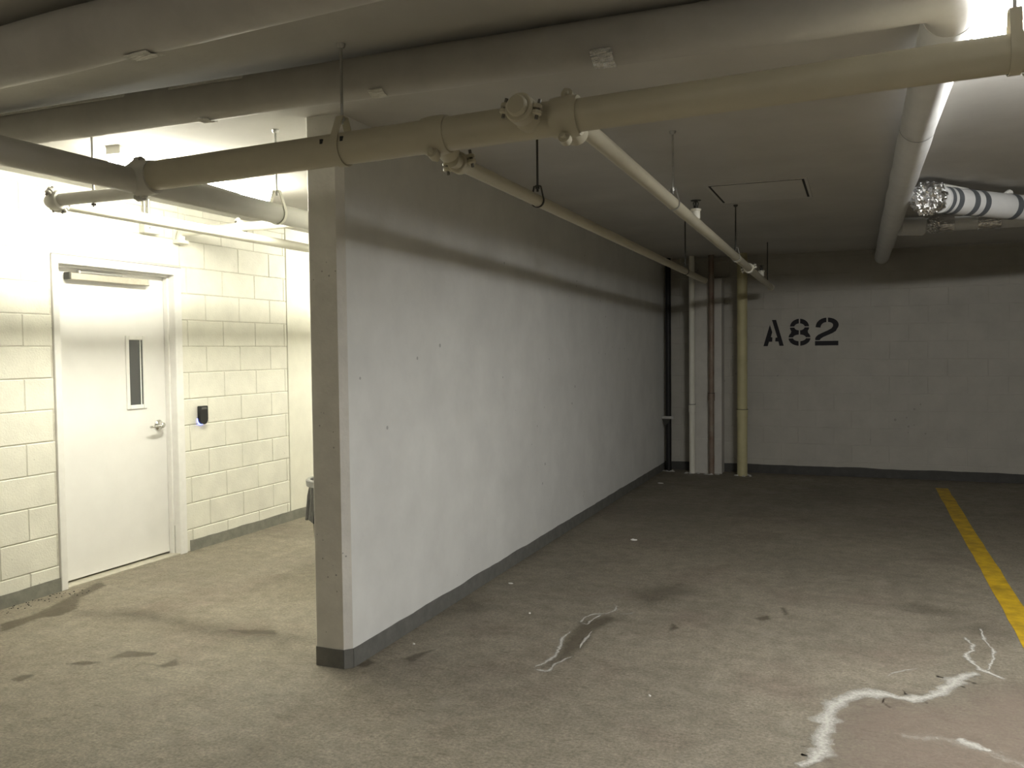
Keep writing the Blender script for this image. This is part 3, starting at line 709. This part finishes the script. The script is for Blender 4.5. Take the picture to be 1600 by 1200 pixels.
lp = thing('foil_taped_pipe', 'lower pale pipe with two foil tape bands beneath the foil elbow', 'pipe', (.9, LY, lz))
MB().tube([(.50, LY, lz), (4.2, LY, lz)], .060, 28).build('jacket', jacket_w, lp)
MB().lathe([(-.10, .058), (-.09, .075), (.10, .078), (.12, .060)], (.42, LY-.06, lz-.012), (.9, .3, 0), 24).build('pipe_bend', jacket_w, lp)
crumple('foil_joint', (.60, LY-.02, lz-.004), (.07, .075, .068), foil, lp, .008, 18)
wrap(lp, 'foil_band', (.70, LY, lz), (1,0,0), .060, .12, foil, crinkle=.004)
wrap(lp, 'foil_band', (1.02, LY, lz), (1,0,0), .060, .17, foil, crinkle=.004)

# ================================================================ CEILING HATCH
ht = thing('access_panel', 'flush square access panel set in the ceiling over the stall', 'access panel', (-.65, 6.45, ZC))
hx0, hx1, hy0, hy1 = -.96, -.33, 6.07, 6.82
MB().bbox((hx0+.016, hy0+.030, ZC-.004), (hx1-.016, hy1-.016, ZC+.002), .001).build('hatch_door', panel_white, ht, smooth=0)
for a, c in (((hx0-.02, hy0-.02, ZC-.004), (hx1+.02, hy0, ZC+.002)), ((hx0-.02, hy1, ZC-.004), (hx1+.02, hy1+.02, ZC+.002)),
             ((hx0-.02, hy0, ZC-.004), (hx0, hy1, ZC+.002)), ((hx1, hy0, ZC-.004), (hx1+.02, hy1, ZC+.002))):
    MB().bbox(a, c, .002).build('hatch_frame', panel_white, ht, smooth=0)
MB().box((hx0, hy0, ZC-.0010), (hx1, hy1, ZC+.003)).build('hatch_gap', dark_gap, ht, smooth=0)  # black sheet painting the shade in the open gap around the hatch door

# ================================================================ CORNER RISERS
def riser(name, label, x, y, r, m, zt=ZC, joint=None, base=True, clamp=None):
    t = thing(name, label, 'pipe', (x, y, 0))
    MB().cyl((x, y, 0), (x, y, zt), r, 24).build('pipe_run', m, t)
    if joint:
        MB().lathe([(0, r+.006), (.085, r+.006), (.090, r+.002)], (x, y, joint-.09), (0,0,1), 24).build('pipe_socket', m, t)
        MB().lathe([(0, r+.008), (.006, r+.008)], (x, y, joint), (0,0,1), 24).build('socket_ring', dark_steel, t)
    if base:
        b = MB()
        for k in range(9):
            a = random.uniform(0, 6.28); d = r+random.uniform(.0, .05)
            b.lathe([(0, random.uniform(.015, .035)), (random.uniform(.006, .016), .008)], (x+d*math.cos(a), y+d*math.sin(a)*.8, .0), (0,0,1), 7)
        o = b.build('base_grout', grout, t, smooth=0); o['kind'] = 'stuff'
    return t
rb = riser('riser_pipe', 'black iron riser pipe in the far corner beside partition', -2.172, 10.66, .034, black_iron)
MB().bbox((-2.25, 10.60, .655), (-2.10, 10.615, .69), .003).build('riser_clamp', steel, rb, smooth=0)
MB().prism([(-.075, 0), (.03, 0), (.0, -.05), (-.04, -.09)], (-2.17, 10.615, .655), (1,0,0), (0,0,1), .006).build('clamp_bracket', dark_steel, rb, smooth=0)
riser('riser_pipe', 'white riser pipe at left edge of the corner pier', -1.862, 10.555, .035, white_pipe, joint=.84)
riser('riser_pipe', 'rusty brown riser pipe in front of the corner pier', -1.628, 10.545, .034, brown_pipe, joint=.98)
riser('riser_pipe', 'thick cream riser pipe standing right of the corner pier', -1.265, 10.53, .060, cream_pipe, joint=.79)
pr_ = wall_corner
MB().box((PX0, PY-.001, .42), (PX1, PY, .426)).build('block_joint', mortar_paint, pr_, smooth=0)

# ================================================================ LIGHT FIXTURES
def strip_light(name, label, c, ax, ln, m, group=None, hw=.045, lw=.054):
    c = Vector(c); ax = Vector(ax); s_ = Vector((0,0,1)).cross(ax).normalized()
    t = thing(name, label, 'light fixture', tuple(c), group)
    a = c-ax*(ln/2); Z = Vector((0,0,1))
    def ext(poly, o0, l0): return MB().prism(poly, o0, s_, Z, l0)
    # housing channel
    poly = [(-hw, 0), (-hw, -.040), (-hw*.8, -.046), (hw*.8, -.046), (hw, -.040), (hw, 0)]
    q = s_.cross(Z); sg = 1 if q.dot(ax) > 0 else -1
    o0 = a if sg > 0 else a+ax*ln
    ext(poly[::-1] if sg < 0 else poly, o0, ln).build('housing', box_metal, t, smooth=0)
    for k, p in enumerate((o0-q*.004, o0+q*(ln-.002))):
        ext([(-hw-.004, 0), (-hw-.004, -.044), (hw+.004, -.044), (hw+.004, 0)], p, .006).build('end_cap', box_metal, t, smooth=0)
    lens = [(-lw, -.047)]+[(lw*math.cos(x_), -.060-.045*math.sin(x_)) for x_ in [math.pi*(1-i/8) for i in range(9)]]+[(lw, -.047)]
    ext(lens, o0+q*.012, ln-.024).build('diffuser', m, t, smooth=60)
    return t
m_warm = emit('warm_diffuser', C_WARM, LAMP_WARM); m_cool = emit('cool_diffuser', C_COOL, LAMP_COOL); m_rear = emit('rear_diffuser', C_REAR, LAMP_REAR); m_rear2 = emit('rear_diffuser_dim', C_REAR, LAMP_REAR*.4)
strip_light('strip_light', 'fluorescent strip light glowing above the doorway', (-3.70, 4.19, ZC), (0,1,0), 1.30, m_warm)
strip_light('strip_light', 'fluorescent strip light deeper in the corridor behind the partition', (-3.70, 7.55, ZC), (0,1,0), 1.30, m_warm)
strip_light('strip_light', 'fluorescent strip light glowing at the upper right behind the main pipe', (.98, 3.38, ZC), (1,0,0), 1.24, m_cool)
strip_light('strip_light', 'fluorescent strip light on the ceiling behind the viewpoint, on the corridor side', (-3.2, -5.4, ZC), (1,0,0), 1.24, m_rear, 'aisle strip lights behind the viewpoint')
strip_light('strip_light', 'unseen strip light added behind the viewpoint to brighten the partition end', (-.9, -2.3, ZC), (0,1,0), 1.24, m_rear, 'aisle strip lights behind the viewpoint')  # added lamp out of view, brightens the partition end and the pipes

# ================================================================ WASTE BIN
bx, by = -3.46, 5.27
bn = thing('waste_bin', 'grey waste bin with black liner standing behind the partition', 'waste bin', (bx, by, 0))
MB().lathe([(0, .160), (.02, .168), (.58, .205), (.60, .205)], (bx, by, 0), (0,0,1), 36).build('bin_body', mat('bin_dark_plastic', (.03, .03, .03), .4), bn)
MB().lathe([(.575, .207), (.575, .228), (.615, .232), (.622, .222), (.620, .200), (.575, .198)], (bx, by, 0), (0,0,1), 40, caps=False).build('bin_rim', grey_plastic, bn)
prof = [(.605, .200), (.585, .206), (.56, .209), (.50, .214), (.42, .222), (.33, .232), (.325, .225)]
b = MB(); v = []; f = []; n = 48
for (z, r) in prof:
    for k in range(n):
        a = 2*math.pi*k/n; rr = r+(.008*math.sin(a*9)+.006*math.sin(a*17+1))*(1 if z < .55 else .2); v.append((bx+rr*math.cos(a), by+rr*math.sin(a), z+(.010*math.sin(a*5) if z < .4 else 0)))
for i in range(len(prof)-1):
    for k in range(n): f.append((i*n+k, i*n+(k+1) % n, (i+1)*n+(k+1) % n, (i+1)*n+k))
b.add(v, f).build('bin_liner', bag_plastic, bn)

# ================================================================ LITTER
def scrap(x, y, s_, label):
    b = MB(); n = 6; v = []
    ang = [2*math.pi*k/n for k in range(n)]
    top = [(x+s_*random.uniform(.6,1.1)*math.cos(a), y+.6*s_*random.uniform(.6,1.1)*math.sin(a), .003+random.uniform(0,.006)) for a in ang]
    v = [(p[0], p[1], .0003) for p in top]+[(p[0], p[1], p[2]+.001) for p in top]
    b.add(v, [tuple(range(n))[::-1], tuple(range(n, 2*n))]+[(i, (i+1) % n, n+(i+1) % n, n+i) for i in range(n)])
    tag(b.build('paper_scrap', paper, origin=(x, y, 0), smooth=0), label, 'litter', 'white scraps on the stall floor')
scrap(-2.093, 5.169, .017, 'white scrap lying near the middle of the partition foot')
scrap(-2.131, 3.915, .009, 'white crumb beside dark stain by the partition corner')
scrap(-1.647, 6.689, .030, 'pale scrap on the dark floor deep in the stall')
scrap(-1.748, 4.609, .008, 'tiny white crumb between partition and salt-ringed crack')
scrap(-.837, 3.675, .007, 'tiny white crumb on the floor in the centre foreground')
scrap(-2.06, 9.644, .045, 'pale flake on the floor in front of the corner risers')
